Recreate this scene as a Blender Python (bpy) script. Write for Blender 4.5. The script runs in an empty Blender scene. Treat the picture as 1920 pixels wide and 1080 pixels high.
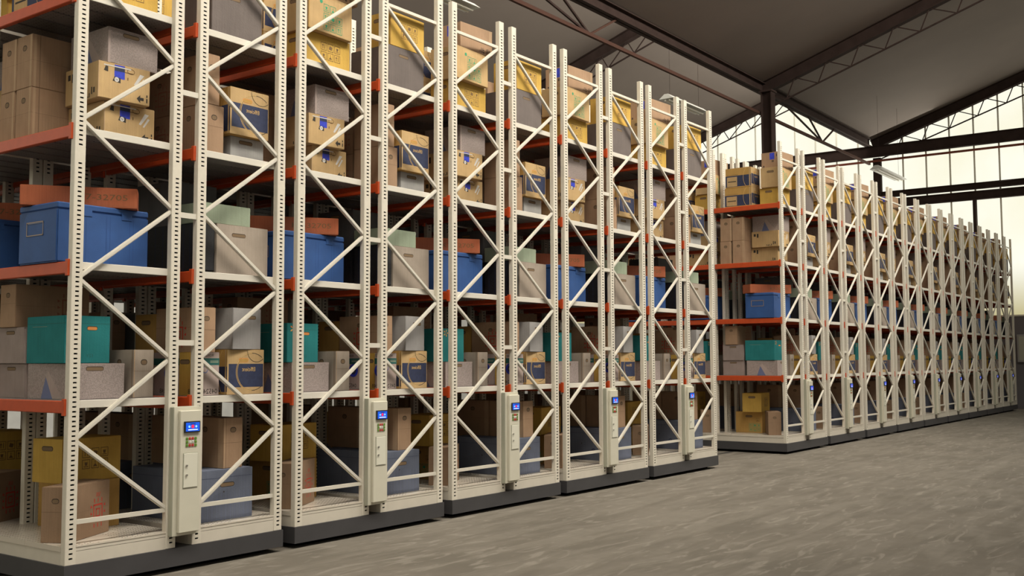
import bpy, bmesh, math, random
from mathutils import Vector, Matrix
from math import sin, cos, radians, pi

C = bpy.context.scene.collection
sc = bpy.context.scene

# ------------------------------------------------------------------ camera
def make_camera():
    f, yaw, pit, rol = 1965.39, radians(53.505), radians(3.993), radians(-0.229)
    F = Vector((sin(yaw)*cos(pit), cos(yaw)*cos(pit), sin(pit)))
    R = Vector((cos(yaw), -sin(yaw), 0))
    U = R.cross(F)
    R, U = cos(rol)*R + sin(rol)*U, -sin(rol)*R + cos(rol)*U
    cd = bpy.data.cameras.new('camera')
    cd.sensor_width = 36
    cd.lens = f/1920*36
    cd.clip_start = 0.05
    cd.clip_end = 300
    co = bpy.data.objects.new('camera', cd)
    m = Matrix(((R.x, U.x, -F.x, -4.7946), (R.y, U.y, -F.y, -8.1052), (R.z, U.z, -F.z, 1.8685), (0, 0, 0, 1)))
    co.matrix_world = m
    C.objects.link(co)
    sc.camera = co
make_camera()

# ------------------------------------------------------------------ world, light, exposure
w = bpy.data.worlds.new('world')
sc.world = w
w.use_nodes = True
bg = w.node_tree.nodes['Background']
bg.inputs['Color'].default_value = (1.0, 0.93, 0.83, 1)
bg.inputs['Strength'].default_value = 0.21
sc.view_settings.view_transform = 'Standard'
sc.view_settings.look = 'None'
sc.view_settings.gamma = 1
sc.view_settings.exposure = 0.0
sc.view_settings.use_curve_mapping = False

def area(name, loc, direction, sx, sy, power, col, spread=180):
    l = bpy.data.lights.new(name, 'AREA')
    l.shape = 'RECTANGLE'
    l.size = sx
    l.size_y = sy
    l.energy = power
    l.color = col
    l.spread = radians(spread)
    o = bpy.data.objects.new(name, l)
    o.location = loc
    z = -Vector(direction).normalized()
    x = Vector((1, 0, 0))
    y = z.cross(x).normalized()
    x = y.cross(z).normalized()
    o.matrix_world = Matrix(((x.x, y.x, z.x, loc[0]), (x.y, y.y, z.y, loc[1]), (x.z, y.z, z.z, loc[2]), (0, 0, 0, 1)))
    C.objects.link(o)
# daylight of the valley clerestory; the front lamp is added to light rack fronts
area('clerestory_area_light', (9.5, -5.7, 12.9), (0, 1.0, -0.85), 31, 3.2, 4900, (1.0, 0.935, 0.81), 125)
area('clerestory_area_light', (13, 5.6, 12.9), (0, 1.0, -0.12), 50, 3.2, 2200, (1.0, 0.95, 0.84))
# daylight through the translucent end wall
area('end_wall_daylight', (38.5, 2.5, 7.2), (-1, -0.1, -0.1), 14, 6, 500, (1.0, 0.96, 0.82))

# ------------------------------------------------------------------ materials
MATS = {}
def mat(name, col, rough=0.7, metal=0.0, noise=0.0, nscale=8.0, bump=0.0, bscale=60.0, kind=None, rnd=0.0, emis=None, spec=0.5):
    m = bpy.data.materials.new(name)
    m.use_nodes = True
    nt = m.node_tree
    b = nt.nodes['Principled BSDF']
    b.inputs['Roughness'].default_value = rough
    b.inputs['Metallic'].default_value = metal
    b.inputs['Specular IOR Level'].default_value = spec
    N = nt.nodes.new
    lk = nt.links.new
    base = N('ShaderNodeRGB')
    base.outputs[0].default_value = (*col, 1)
    out = base.outputs[0]
    tc = N('ShaderNodeTexCoord')
    def mix(fac, a, bcol, mode='MIX'):
        mx = N('ShaderNodeMix')
        mx.data_type = 'RGBA'
        mx.blend_type = mode
        if isinstance(fac, float): mx.inputs[0].default_value = fac
        else: lk(fac, mx.inputs[0])
        lk(a, mx.inputs[6])
        if isinstance(bcol, tuple): mx.inputs[7].default_value = (*bcol, 1)
        else: lk(bcol, mx.inputs[7])
        return mx.outputs[2]
    def ramp(v, lo, hi, a=0.0, b_=1.0):
        r = N('ShaderNodeMapRange')
        lk(v, r.inputs[0])
        r.inputs[1].default_value = lo
        r.inputs[2].default_value = hi
        r.inputs[3].default_value = a
        r.inputs[4].default_value = b_
        return r.outputs[0]
    def nz(scale, detail=4.0, vec=None, dist=0.0):
        n = N('ShaderNodeTexNoise')
        n.inputs['Scale'].default_value = scale
        n.inputs['Detail'].default_value = detail
        n.inputs['Distortion'].default_value = dist
        lk(vec if vec else tc.outputs['Object'], n.inputs['Vector'])
        return n.outputs['Fac']
    def mapped(s):
        mp = N('ShaderNodeMapping')
        mp.inputs['Scale'].default_value = s
        lk(tc.outputs['Object'], mp.inputs['Vector'])
        return mp.outputs[0]
    if noise > 0:
        f_ = ramp(nz(nscale), 0.3, 0.7, 1 - noise, 1 + noise)
        mx = N('ShaderNodeVectorMath')
        mx.operation = 'SCALE'
        lk(out, mx.inputs[0])
        lk(f_, mx.inputs['Scale'])
        out = mx.outputs[0]
    if rnd > 0:
        oi = N('ShaderNodeObjectInfo')
        f_ = ramp(oi.outputs['Random'], 0, 1, 1 - rnd, 1 + rnd)
        mx = N('ShaderNodeVectorMath')
        mx.operation = 'SCALE'
        lk(out, mx.inputs[0])
        lk(f_, mx.inputs['Scale'])
        out = mx.outputs[0]
    if kind == 'card':      # fine corrugation of cardboard
        f_ = ramp(nz(1.0, 2.0, mapped((150, 150, 3))), 0.3, 0.7, 0.93, 1.06)
        mx = N('ShaderNodeVectorMath'); mx.operation = 'SCALE'
        lk(out, mx.inputs[0]); lk(f_, mx.inputs['Scale']); out = mx.outputs[0]
    if kind == 'perf':      # rows of punched holes
        sep = N('ShaderNodeSeparateXYZ')
        lk(tc.outputs['Object'], sep.inputs[0])
        def cell(o, s, off=0.0):
            a = N('ShaderNodeMath'); a.operation = 'MULTIPLY_ADD'; lk(o, a.inputs[0]); a.inputs[1].default_value = s; a.inputs[2].default_value = off
            fr = N('ShaderNodeMath'); fr.operation = 'FRACT'; lk(a.outputs[0], fr.inputs[0])
            su = N('ShaderNodeMath'); su.operation = 'SUBTRACT'; lk(fr.outputs[0], su.inputs[0]); su.inputs[1].default_value = 0.5
            pw = N('ShaderNodeMath'); pw.operation = 'POWER'; ab = N('ShaderNodeMath'); ab.operation = 'ABSOLUTE'; lk(su.outputs[0], ab.inputs[0]); lk(ab.outputs[0], pw.inputs[0]); pw.inputs[1].default_value = 2
            return pw.outputs[0]
        ad = N('ShaderNodeMath'); ad.operation = 'ADD'
        lk(cell(sep.outputs[0], 20.0), ad.inputs[0]); lk(cell(sep.outputs[1], 24.0), ad.inputs[1])
        lt = N('ShaderNodeMath'); lt.operation = 'LESS_THAN'; lk(ad.outputs[0], lt.inputs[0]); lt.inputs[1].default_value = 0.022
        gt = N('ShaderNodeMath'); gt.operation = 'GREATER_THAN'; lk(nz(3.0, 1.0), gt.inputs[0]); gt.inputs[1].default_value = 0.46
        mu = N('ShaderNodeMath'); mu.operation = 'MULTIPLY'; lk(lt.outputs[0], mu.inputs[0]); lk(gt.outputs[0], mu.inputs[1])
        out = mix(mu.outputs[0], out, (0.012, 0.011, 0.011))
    if kind == 'floor':
        n1 = ramp(nz(0.55, 8.0, None, 0.6), 0.35, 0.65)
        n2 = ramp(nz(1.0, 8.0, mapped((0.55, 3.2, 1)), 1.2), 0.42, 0.62)
        n3 = ramp(nz(9.0, 6.0), 0.35, 0.7)
        out = mix(n1, out, (0.118, 0.103, 0.083))
        a = N('ShaderNodeMath'); a.operation = 'MULTIPLY'; lk(n2, a.inputs[0]); a.inputs[1].default_value = 0.55
        out = mix(a.outputs[0], out, (0.205, 0.183, 0.153))
        a = N('ShaderNodeMath'); a.operation = 'MULTIPLY'; lk(n3, a.inputs[0]); a.inputs[1].default_value = 0.30
        out = mix(a.outputs[0], out, (0.115, 0.103, 0.088))
        n4 = ramp(nz(1.0, 10.0, mapped((1.3, 5.0, 1)), 2.0), 0.56, 0.66)
        a = N('ShaderNodeMath'); a.operation = 'MULTIPLY'; lk(n4, a.inputs[0]); a.inputs[1].default_value = 0.45
        out = mix(a.outputs[0], out, (0.27, 0.245, 0.21))
        lk(ramp(nz(2.0, 6.0), 0.3, 0.7, 0.68, 0.9), b.inputs['Roughness'])
    if kind == 'glow':      # back-lit translucent sheet, stained towards the bottom
        e = N('ShaderNodeEmission')
        n1 = ramp(nz(0.35, 5.0), 0.3, 0.7)
        c = mix(n1, out, (0.93, 0.90, 0.70))
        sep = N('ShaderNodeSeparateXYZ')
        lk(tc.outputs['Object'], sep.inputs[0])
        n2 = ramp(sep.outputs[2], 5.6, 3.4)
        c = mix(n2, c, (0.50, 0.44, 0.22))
        lk(c, e.inputs[0])
        e.inputs[1].default_value = emis
        lk(e.outputs[0], nt.nodes['Material Output'].inputs['Surface'])
        return MATS.setdefault(name, m)
    if emis is not None:
        b.inputs['Emission Color'].default_value = (*col, 1)
        b.inputs['Emission Strength'].default_value = emis
    lk(out, b.inputs['Base Color'])
    if bump > 0:
        bp = N('ShaderNodeBump')
        bp.inputs['Strength'].default_value = bump
        bp.inputs['Distance'].default_value = 0.004
        lk(nz(bscale, 3.0), bp.inputs['Height'])
        lk(bp.outputs[0], b.inputs['Normal'])
    MATS[name] = m
    return m

mat('post_paint', (0.66, 0.61, 0.52), 0.42, noise=0.03, nscale=20, bump=0.08, bscale=250)
mat('brace_paint', (0.64, 0.60, 0.52), 0.42)
mat('deck_paint', (0.60, 0.54, 0.46), 0.22, kind='perf')
mat('fascia_paint', (0.60, 0.55, 0.47), 0.45, noise=0.03)
mat('skirt_paint', (0.050, 0.048, 0.052), 0.5, noise=0.1, nscale=3)
mat('beam_orange', (0.50, 0.068, 0.015), 0.42, noise=0.06, nscale=12)
mat('shelf_steel', (0.22, 0.197, 0.193), 0.45, kind='perf')
mat('shelf_lip', (0.64, 0.60, 0.53), 0.4)
mat('gap_shade', (0.006, 0.006, 0.006), 0.9, spec=0.0)  # near-black that paints shade into slots, openings and the underside gap
mat('panel_paint', (0.60, 0.57, 0.47), 0.4, noise=0.02)
mat('panel_back', (0.40, 0.40, 0.32), 0.45)
mat('panel_door', (0.68, 0.66, 0.56), 0.35)
mat('bezel', (0.02, 0.02, 0.02), 0.3)
mat('screen_blue', (0.01, 0.10, 0.75), 0.3, emis=0.45)
mat('screen_glow', (0.25, 0.6, 1.0), 0.3, emis=0.7)
mat('screen_red', (0.7, 0.03, 0.10), 0.3, emis=0.6)
mat('screen_white', (0.8, 0.9, 1.0), 0.3, emis=0.8)
mat('key_green', (0.10, 0.22, 0.02), 0.5)
mat('key_red', (0.40, 0.03, 0.02), 0.5)
mat('key_white', (0.75, 0.72, 0.66), 0.5)
mat('lock_metal', (0.45, 0.43, 0.4), 0.3, metal=0.8)
kw = dict(rough=0.85, noise=0.09, nscale=5, bump=0.25, bscale=90, kind='card', rnd=0.06, spec=0.2)
mat('card_tan', (0.343, 0.222, 0.140), **kw)
mat('card_tan_edge', (0.421, 0.289, 0.183), **kw)
mat('card_brown', (0.281, 0.183, 0.117), **kw)
mat('card_yellow', (0.540, 0.342, 0.077), **kw)
mat('card_ochre', (0.442, 0.264, 0.081), **kw)
mat('card_light', (0.468, 0.319, 0.157), **kw)
mat('card_pinkgrey', (0.289, 0.234, 0.215), **kw)
mat('card_taupe', (0.150, 0.125, 0.117), **kw)
mat('card_grey', (0.284, 0.271, 0.267), **kw)
mat('card_white', (0.378, 0.370, 0.357), **kw)
mat('card_beige', (0.335, 0.280, 0.232), **kw)
mat('card_pale', (0.396, 0.318, 0.292), **kw)
mat('card_slate', (0.121, 0.136, 0.187), **kw)
mat('card_darkgrey', (0.101, 0.098, 0.101), **kw)
mat('card_rust', (0.36, 0.105, 0.05), **kw)
mat('card_mint', (0.281, 0.328, 0.242), **kw)
mat('card_teal', (0.022, 0.185, 0.192), **kw)
#0.016, 0.187, 0.176), **kw)
mat('pebble_grey', (0.327, 0.271, 0.254), rough=0.85, noise=0.2, nscale=70, bump=0.9, bscale=130, rnd=0.05, spec=0.2)
mat('crate_blue', (0.024, 0.080, 0.255), rough=0.6, noise=0.1, nscale=6, bump=0.15, bscale=150)
mat('crate_line', (0.012, 0.05, 0.19), rough=0.6)
mat('label_frame', (0.12, 0.14, 0.22), rough=0.5)
mat('case_black', (0.012, 0.012, 0.015), rough=0.5, noise=0.3, nscale=60, bump=0.8, bscale=160)
mat('ink_black', (0.03, 0.025, 0.02), 0.8)
mat('ink_brown', (0.16, 0.09, 0.035), 0.8)
mat('ink_red', (0.50, 0.04, 0.022), 0.8)
mat('ink_dullred', (0.26, 0.10, 0.06), 0.8)
mat('ink_green', (0.03, 0.28, 0.14), 0.8)
mat('ink_navy', (0.022, 0.03, 0.075), 0.7, noise=0.15, nscale=25)
mat('ink_blue', (0.03, 0.05, 0.50), 0.5, noise=0.3, nscale=20)
mat('ink_slateblue', (0.13, 0.15, 0.27), 0.8)
mat('ink_gold', (0.62, 0.40, 0.13), 0.8)
mat('ink_teal', (0.015, 0.10, 0.09), 0.8)
mat('ink_orange', (0.60, 0.24, 0.06), 0.8)
mat('ink_white', (0.60, 0.58, 0.56), 0.35)
mat('hole_rim', (0.055, 0.038, 0.028), 0.9)
mat('hole_in', (0.19, 0.125, 0.07), 0.9)
mat('seam', (0.20, 0.125, 0.075), 0.9)
mat('tape', (0.40, 0.27, 0.16), 0.35)
mat('concrete', (0.148, 0.129, 0.105), 0.55, spec=0.3, kind='floor', bump=0.15, bscale=30)
mat('rail_dark', (0.03, 0.03, 0.03), 0.5)
mat('roof_board', (0.160, 0.128, 0.111), 0.9, noise=0.06, nscale=0.5)
mat('steel_brown', (0.040, 0.026, 0.023), 0.9, spec=0.08, noise=0.15, nscale=3)
mat('chord_brown', (0.070, 0.036, 0.028), 0.9, spec=0.08)
mat('pipe_red', (0.20, 0.06, 0.04), 0.9, spec=0.1)
mat('back_wall', (0.34, 0.34, 0.33), 0.8, noise=0.08, nscale=3)
mat('lower_wall', (0.15, 0.14, 0.15), 0.8, noise=0.06, nscale=1)
mat('cabinet_grey', (0.30, 0.29, 0.28), 0.6)
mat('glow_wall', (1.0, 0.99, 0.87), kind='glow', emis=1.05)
mat('glow_seam', (0.75, 0.72, 0.62), 0.8)
mat('lamp_housing', (0.50, 0.49, 0.46), 0.5)
mat('lamp_tube', (0.75, 0.72, 0.62), 0.4)

# ------------------------------------------------------------------ mesh builder
class MB:
    def __init__(s):
        s.v = []; s.f = []; s.m = []; s.mats = []
    def mi(s, name):
        if name not in s.mats: s.mats.append(name)
        return s.mats.index(name)
    def poly(s, pts, m):
        n = len(s.v)
        s.v += [tuple(p) for p in pts]
        s.f.append(tuple(range(n, n+len(pts)))); s.m.append(s.mi(m))
    def faces(s, vs, fs, m):
        n = len(s.v)
        s.v += [tuple(p) for p in vs]
        k = s.mi(m)
        for f in fs:
            s.f.append(tuple(i+n for i in f)); s.m.append(k)
    def box(s, x0, x1, y0, y1, z0, z1, m, M=None):
        vs = [(x0,y0,z0),(x1,y0,z0),(x1,y1,z0),(x0,y1,z0),(x0,y0,z1),(x1,y0,z1),(x1,y1,z1),(x0,y1,z1)]
        if M is not None: vs = [M @ Vector(p) for p in vs]
        s.faces(vs, [(0,3,2,1),(4,5,6,7),(0,1,5,4),(1,2,6,5),(2,3,7,6),(3,0,4,7)], m)
    def bbox(s, x0, x1, y0, y1, z0, z1, m, b=0.004):      # chamfered box
        bm = bmesh.new()
        bmesh.ops.create_cube(bm, size=1)
        for v in bm.verts:
            v.co = Vector(((x0+x1)/2+v.co.x*(x1-x0), (y0+y1)/2+v.co.y*(y1-y0), (z0+z1)/2+v.co.z*(z1-z0)))
        bmesh.ops.bevel(bm, geom=list(bm.edges), offset=b, segments=1, affect='EDGES')
        s.frombm(bm, m)
        bm.free()
    def frombm(s, bm, m, M=None):
        bm.verts.index_update()
        vs = [(M @ v.co if M is not None else v.co.copy()) for v in bm.verts]
        s.faces(vs, [tuple(v.index for v in f.verts) for f in bm.faces], m)
    def bar(s, p, q, wd, th, m, up=(0, 1, 0)):            # bar from p to q; wd across, th along `up`
        p = Vector(p); q = Vector(q)
        d = (q-p); L = d.length; d.normalize()
        upv = Vector(up)
        a = d.cross(upv).normalized()
        n = a.cross(d).normalized()
        M = Matrix(((d.x,a.x,n.x,p.x),(d.y,a.y,n.y,p.y),(d.z,a.z,n.z,p.z),(0,0,0,1)))
        s.box(0, L, -wd/2, wd/2, -th/2, th/2, m, M)
    def ibeam(s, p, q, h, fl, m, up=(0, 0, 1), t=0.03):   # I-section
        p = Vector(p); q = Vector(q)
        d = (q-p); L = d.length; d.normalize()
        a = d.cross(Vector(up)).normalized()
        n = a.cross(d).normalized()
        M = Matrix(((d.x,a.x,n.x,p.x),(d.y,a.y,n.y,p.y),(d.z,a.z,n.z,p.z),(0,0,0,1)))
        s.box(0, L, -fl/2, fl/2, h/2-t, h/2, m, M)
        s.box(0, L, -fl/2, fl/2, -h/2, -h/2+t, m, M)
        s.box(0, L, -t/2, t/2, -h/2, h/2, m, M)
    def build(s, name, parent=None):
        me = bpy.data.meshes.new(name)
        me.from_pydata([tuple(v) for v in s.v], [], s.f)
        for mn in s.mats: me.materials.append(MATS[mn])
        me.polygons.foreach_set('material_index', s.m)
        me.update()
        o = bpy.data.objects.new(name, me)
        C.objects.link(o)
        if parent: o.parent = parent
        return o

def struct(o):
    o['kind'] = 'structure'
    return o
def tag(o, label, cat, group=None):
    o['label'] = label; o['category'] = cat
    if group: o['group'] = group
    return o
def empty(name, loc):
    o = bpy.data.objects.new(name, None)
    o.empty_display_size = 0.1
    C.objects.link(o)
    o.location = loc
    return o
def copy_tree(o, parent=None):
    kids = KIDS.get(o.name, [])
    c = o.copy()
    C.objects.link(c)
    c.parent = parent
    KIDS[c.name] = [copy_tree(k, c) for k in kids]
    return c
KIDS = {}
def kid(parent, o):
    o.parent = parent
    KIDS.setdefault(parent.name, []).append(o)
    return o

# text -> flat outline mesh
TXT = {}
def text_mesh(s):
    if s in TXT: return TXT[s]
    cu = bpy.data.curves.new('t', 'FONT')
    cu.body = s
    cu.size = 1
    cu.resolution_u = 2
    o = bpy.data.objects.new('t', cu)
    C.objects.link(o)
    dg = bpy.context.evaluated_depsgraph_get()
    dg.update()
    me = o.evaluated_get(dg).to_mesh()
    vs = [v.co.copy() for v in me.vertices]
    fs = [tuple(p.vertices) for p in me.polygons]
    xs = [v.x for v in vs]; ys = [v.y for v in vs]
    vs = [(v.x-min(xs), v.y-min(ys)) for v in vs]
    W, H = max(xs)-min(xs), max(ys)-min(ys)
    bpy.data.objects.remove(o)
    bpy.data.curves.remove(cu)
    TXT[s] = (vs, fs, W, H)
    return TXT[s]

# ------------------------------------------------------------------ building
def build_building():
    XW, YB, YV, ZV, SL = 38.8, 16.6, 5.36, 10.9, 0.334
    m = MB(); m.poly([(-16, -26, 0), (XW, -26, 0), (XW, YB, 0), (-16, YB, 0)], 'concrete')
    fl = struct(m.build('floor'))
    # floor rails the racks run on
    for i, y in enumerate((1.15, 3.4)):
        m = MB(); m.box(-3, 38, y-0.03, y+0.03, 0.0, 0.006, 'rail_dark')
        tag(m.build('floor_rail'), ['dark steel guide rail in the floor, crossing the aisle between rack blocks',
                                    'dark steel guide rail in the floor, far back beneath the racks'][i], 'rail')
    # saw-tooth roof: two sloping boards that both fall away towards the back
    for i, (y0, y1) in enumerate(((YV-11.2, YV), (YV, YB))):
        z0, z1 = (ZV+11.2*SL, ZV) if i == 0 else (ZV+0.15+11.24*SL, ZV+0.15)
        m = MB()
        vs = [(-16, y0, z0), (XW, y0, z0), (XW, y1, z1), (-16, y1, z1)]
        m.faces(vs+[(a, b, c+0.15) for a, b, c in vs], [(0, 1, 2, 3), (7, 6, 5, 4), (0, 4, 5, 1), (1, 5, 6, 2), (2, 6, 7, 3), (3, 7, 4, 0)], 'roof_board')
        o = struct(m.build('ceiling'))
    # end wall: grey below, translucent sheets above, following the roof line
    m = MB(); m.box(XW, XW+0.2, -26, YB, 0, 3.5, 'lower_wall'); struct(m.build('wall_right'))
    def roofz(y): return ZV+(YV-y)*SL if y <= YV else ZV+0.15+(YB-y)*SL
    prof = [(-5.84, roofz(-5.84)), (YV-0.001, ZV), (YV, roofz(YV+0.001)), (YB, ZV+0.15)]
    m = MB()
    pts = [(XW+0.02, -26, 3.5), (XW+0.02, -26, 14.6), (XW+0.02, -5.84, 14.6)] + [(XW+0.02, y, z) for y, z in prof] + [(XW+0.02, YB, 3.5)]
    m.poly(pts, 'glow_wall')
    y = 0.60-0.91*7
    while y < YB:
        if abs(y-5.15) > 0.3:
            m.box(XW-0.02, XW+0.02, y-0.03, y+0.03, 3.5, roofz(y)-0.05 if y > -5.8 else 14, 'glow_seam')
        y += 0.91
    m.box(XW-0.03, XW+0.02, -8, YB, 3.5, 3.56, 'glow_seam')
    struct(m.build('window_1'))
    # opposite end wall, unseen; its glowing band is added to brighten left-facing sides
    m = MB(); m.box(-16.2, -16, -26, YB, 0, 3.5, 'lower_wall'); struct(m.build('wall_left'))
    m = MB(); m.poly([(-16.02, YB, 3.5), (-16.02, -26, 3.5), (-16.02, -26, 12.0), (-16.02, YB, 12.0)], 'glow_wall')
    y = -25.0
    while y < YB:
        m.box(-16.02, -15.98, y-0.03, y+0.03, 3.5, 12.0, 'glow_seam'); y += 0.91
    struct(m.build('window_5'))
    # back wall
    m = MB(); m.box(-16, XW, YB, YB+0.2, 0, 3.5, 'back_wall'); struct(m.build('wall_back'))
    m = MB(); m.poly([(-16, YB+0.02, 3.5), (XW, YB+0.02, 3.5), (XW, YB+0.02, ZV+0.15), (-16, YB+0.02, ZV+0.15)], 'glow_wall')
    x = -15.0
    while x < XW:
        m.box(x-0.022, x+0.022, YB-0.02, YB+0.02, 3.5, ZV+0.1, 'glow_seam'); x += 0.91
    struct(m.build('window_2'))
    # clerestory glass above the valley beam; the unseen front band is added for light
    for n, (y, z0, z1) in enumerate(((YV+0.02, ZV+0.15, ZV+0.15+11.2*SL), (-5.86, ZV+0.15, ZV+11.2*SL))):
        m = MB(); m.poly([(-16, y, z0), (XW, y, z0), (XW, y, z1), (-16, y, z1)], 'glow_wall')
        x = -15.0
        while x < XW:
            m.box(x-0.03, x+0.03, y-0.03, y+0.03, z0, z1, 'glow_seam'); x += 1.8
        struct(m.build('window_%d' % (3+n)))
    # valley beam with its underslung chord
    t = empty('valley_girder', (0, YV, 9.86))
    tag(t, 'long dark valley beam under the roof with a thin brown lower chord', 'beam')
    b = MB(); b.ibeam((-16, 0, ZV-0.18-9.86), (XW-0.75, 0, ZV-0.18-9.86), 0.32, 0.26, 'steel_brown'); kid(t, b.build('top_beam'))
    b = MB(); b.box(-16, XW-0.75, -0.04, 0.04, -0.045, 0.045, 'chord_brown'); kid(t, b.build('bottom_chord'))
    for x in (0.6, 16.64, 32.65):
        for dx, dy in ((-3.6, 0.0), (-1.4, 0.0), (1.3, 0.0)):
            b = MB(); b.bar((x, 0, 0), (x+dx, dy, 0.72), 0.05, 0.05, 'steel_brown' if dx < 0 else 'chord_brown'); kid(t, b.build('web_member'))
    # rafters with lattice under them
    def truss(x, y0, y1, zf, n, label, off=0.0, chord=0.92, first=1.0):
        t = empty('roof_truss', (x, y0, 0)); tag(t, label, 'truss')
        P = lambda y, dz: Vector((0, y-y0, zf(y)+dz))
        b = MB(); b.ibeam(P(y0, -0.2), P(y1, -0.2), 0.40, 0.24, 'steel_brown'); kid(t, b.build('rafter'))
        b = MB(); b.box(-0.02, 0.16, 0, 0.001, 0, 0.001, 'steel_brown') if False else b.bar(P(y0, -0.09)+Vector((0.42, 0, 0)), P(y1, -0.09)+Vector((0.42, 0, 0)), 0.14, 0.10, 'steel_brown', up=(0, 0, 1)); kid(t, b.build('purlin'))
        b = MB(); b.bar(P(y0, -chord), P(y1, -chord), 0.045, 0.045, 'steel_brown', up=(1, 0, 0)); kid(t, b.build('bottom_chord'))
        sgn = 1 if y1 > y0 else -1
        y = y0+sgn*first
        while (y1-y)*sgn > 1.1:
            for a, c in ((y+sgn*0.28, y), (y-sgn*0.77, y)):
                b = MB(); b.bar(P(a, -0.36), P(c, -chord), 0.032, 0.032, 'steel_brown', up=(1, 0, 0)); kid(t, b.build('web_member'))
            y += sgn*1.05
    zn = lambda y: ZV+(YV-y)*SL
    zs = lambda y: ZV+0.15+(YB-y)*SL
    truss(27.2, YV, -5.7, zn, 0, 'dark steel rafter and lattice rising right from the column head', first=0.82)
    truss(38.45, YV, -5.7, zn, 0, 'dark steel rafter with lattice along the bright end wall', first=0.95)
    truss(26.3, YV+0.1, YB-0.2, zs, 0, 'dark steel rafter and lattice above the yellow boxes, left of the column')
    truss(38.45, YV+0.1, YB-0.2, zs, 0, 'dark rafter sloping down left of the column against the end wall')
    # columns
    for x, lab in ((27.0, 'tall dark steel column behind the racks in front of the end wall'),):
        t = empty('steel_column', (x, YV-0.27, 0)); tag(t, lab, 'column')
        b = MB(); b.box(-0.16, 0.16, -0.18, -0.15, 0, 10.5, 'steel_brown'); b.box(-0.16, 0.16, 0.15, 0.18, 0, 10.5, 'steel_brown'); b.box(-0.02, 0.02, -0.15, 0.15, 0, 10.5, 'steel_brown'); kid(t, b.build('shaft'))
        b = MB(); b.box(-0.22, 0.22, -0.22, 0.22, 10.5, 10.555, 'steel_brown'); kid(t, b.build('head_plate'))
        b = MB(); b.box(-0.22, 0.22, -0.22, 0.22, 0, 0.03, 'steel_brown'); kid(t, b.build('base_plate'))
    # end wall steel
    def wbeam(x, y0, y1, z0, z1, label, matn='steel_brown', name='wall_girder', cat='beam'):
        m = MB(); m.ibeam((0, 0, (z0+z1)/2), (0, y1-y0, (z0+z1)/2), z1-z0, 0.2, matn); o = m.build(name); o.location = (x, y0, 0); tag(o, label, cat)
    wbeam(38.3, -25.5, YB-0.3, 10.17, 10.62, 'wide dark girder crossing the bright end wall below the roof')
    wbeam(38.6, -25.5, YB-0.3, 8.50, 8.74, 'upper of the two close dark beams across the end wall')
    wbeam(38.6, -25.5, YB-0.3, 8.08, 8.42, 'lower, thicker of the two close dark beams across the end wall')
    m = MB(); m.box(-0.04, 0.04, 0, YB+25.2, -0.04, 0.04, 'pipe_red'); o = m.build('wall_pipe'); o.location = (38.35, -25.5, 10.03-0.02); tag(o, 'thin red-brown pipe running across the end wall below the girder', 'pipe')
    for y, w_, z, lab in ((5.22, 0.30, 10.17, 'dark wall post directly below the roof valley'), (1.51, 0.12, 8.08, 'slim dark wall post rising above the far racks'),
                     (-4.0, 0.12, 8.08, None)):
        if lab is None: continue
        m = MB(); m.box(-0.1, 0.1, -w_/2, w_/2, 0, z, 'steel_brown'); o = m.build('wall_post'); o.location = (38.62, y, 0); tag(o, lab, 'post')
    m = MB(); m.bbox(-0.12, 0, -0.45, 0.45, 0, 1.05, 'cabinet_grey', 0.01); m.box(-0.125, -0.12, -0.38, 0.38, 0.07, 0.98, 'panel_back')
    o = m.build('wall_cabinet'); o.location = (38.79, -0.25, 1.75); tag(o, 'pale grey flat cabinet on the dark lower end wall', 'cabinet')
    # hanging strip lights
    for (x0, x1, y, z, lab) in ((22.9, 25.3, 6.6, 9.72, 'white strip light hanging above the fifth rack'),
                            (11.0, 13.6, 6.6, 9.90, 'white strip light hanging above the third rack, nearest'),
                            (33.2, 36.2, 3.6, 8.75, 'white strip light hanging over the first racks beyond the aisle')):
        t = empty('strip_light', ((x0+x1)/2, y, z)); tag(t, lab, 'light')
        h = (x1-x0)/2
        b = MB()
        b.faces([(-h, -0.24, 0.0), (h, -0.24, 0.0), (h, 0.24, 0), (-h, 0.24, 0), (-h, -0.06, 0.14), (h, -0.06, 0.14), (h, 0.06, 0.14), (-h, 0.06, 0.14)],
                [(0, 1, 5, 4), (1, 2, 6, 5), (2, 3, 7, 6), (3, 0, 4, 7), (4, 5, 6, 7), (0, 3, 2, 1)], 'lamp_housing')
        kid(t, b.build('housing'))
        for dy in (-0.07, 0.07):
            bm = bmesh.new(); bmesh.ops.create_cone(bm, cap_ends=True, segments=12, radius1=0.022, radius2=0.022, depth=2*h-0.15)
            b = MB(); b.frombm(bm, 'lamp_tube', Matrix.Translation((0, dy, -0.035)) @ Matrix.Rotation(pi/2, 4, 'Y')); bm.free(); kid(t, b.build('tube'))
        for dx in (-h*0.8, h*0.8):
            ztop = (zs(y) if y > YV else zn(y))-z
            b = MB(); b.box(dx-0.003, dx+0.003, -0.003, 0.003, 0.14, ztop, 'steel_brown'); kid(t, b.build('hanging_wire'))
build_building()

# ------------------------------------------------------------------ mobile rack
W = 2.3
BAY = 1.48
NB = 3
LEV = (1.556, 2.72, 3.875, 5.05)
HT = 6.303
def rack_x(k):
    return k*(W+0.1668) if k < 5 else 4*(W+0.1668)+W+3.1326+(k-5)*(W+0.1628)

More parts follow.
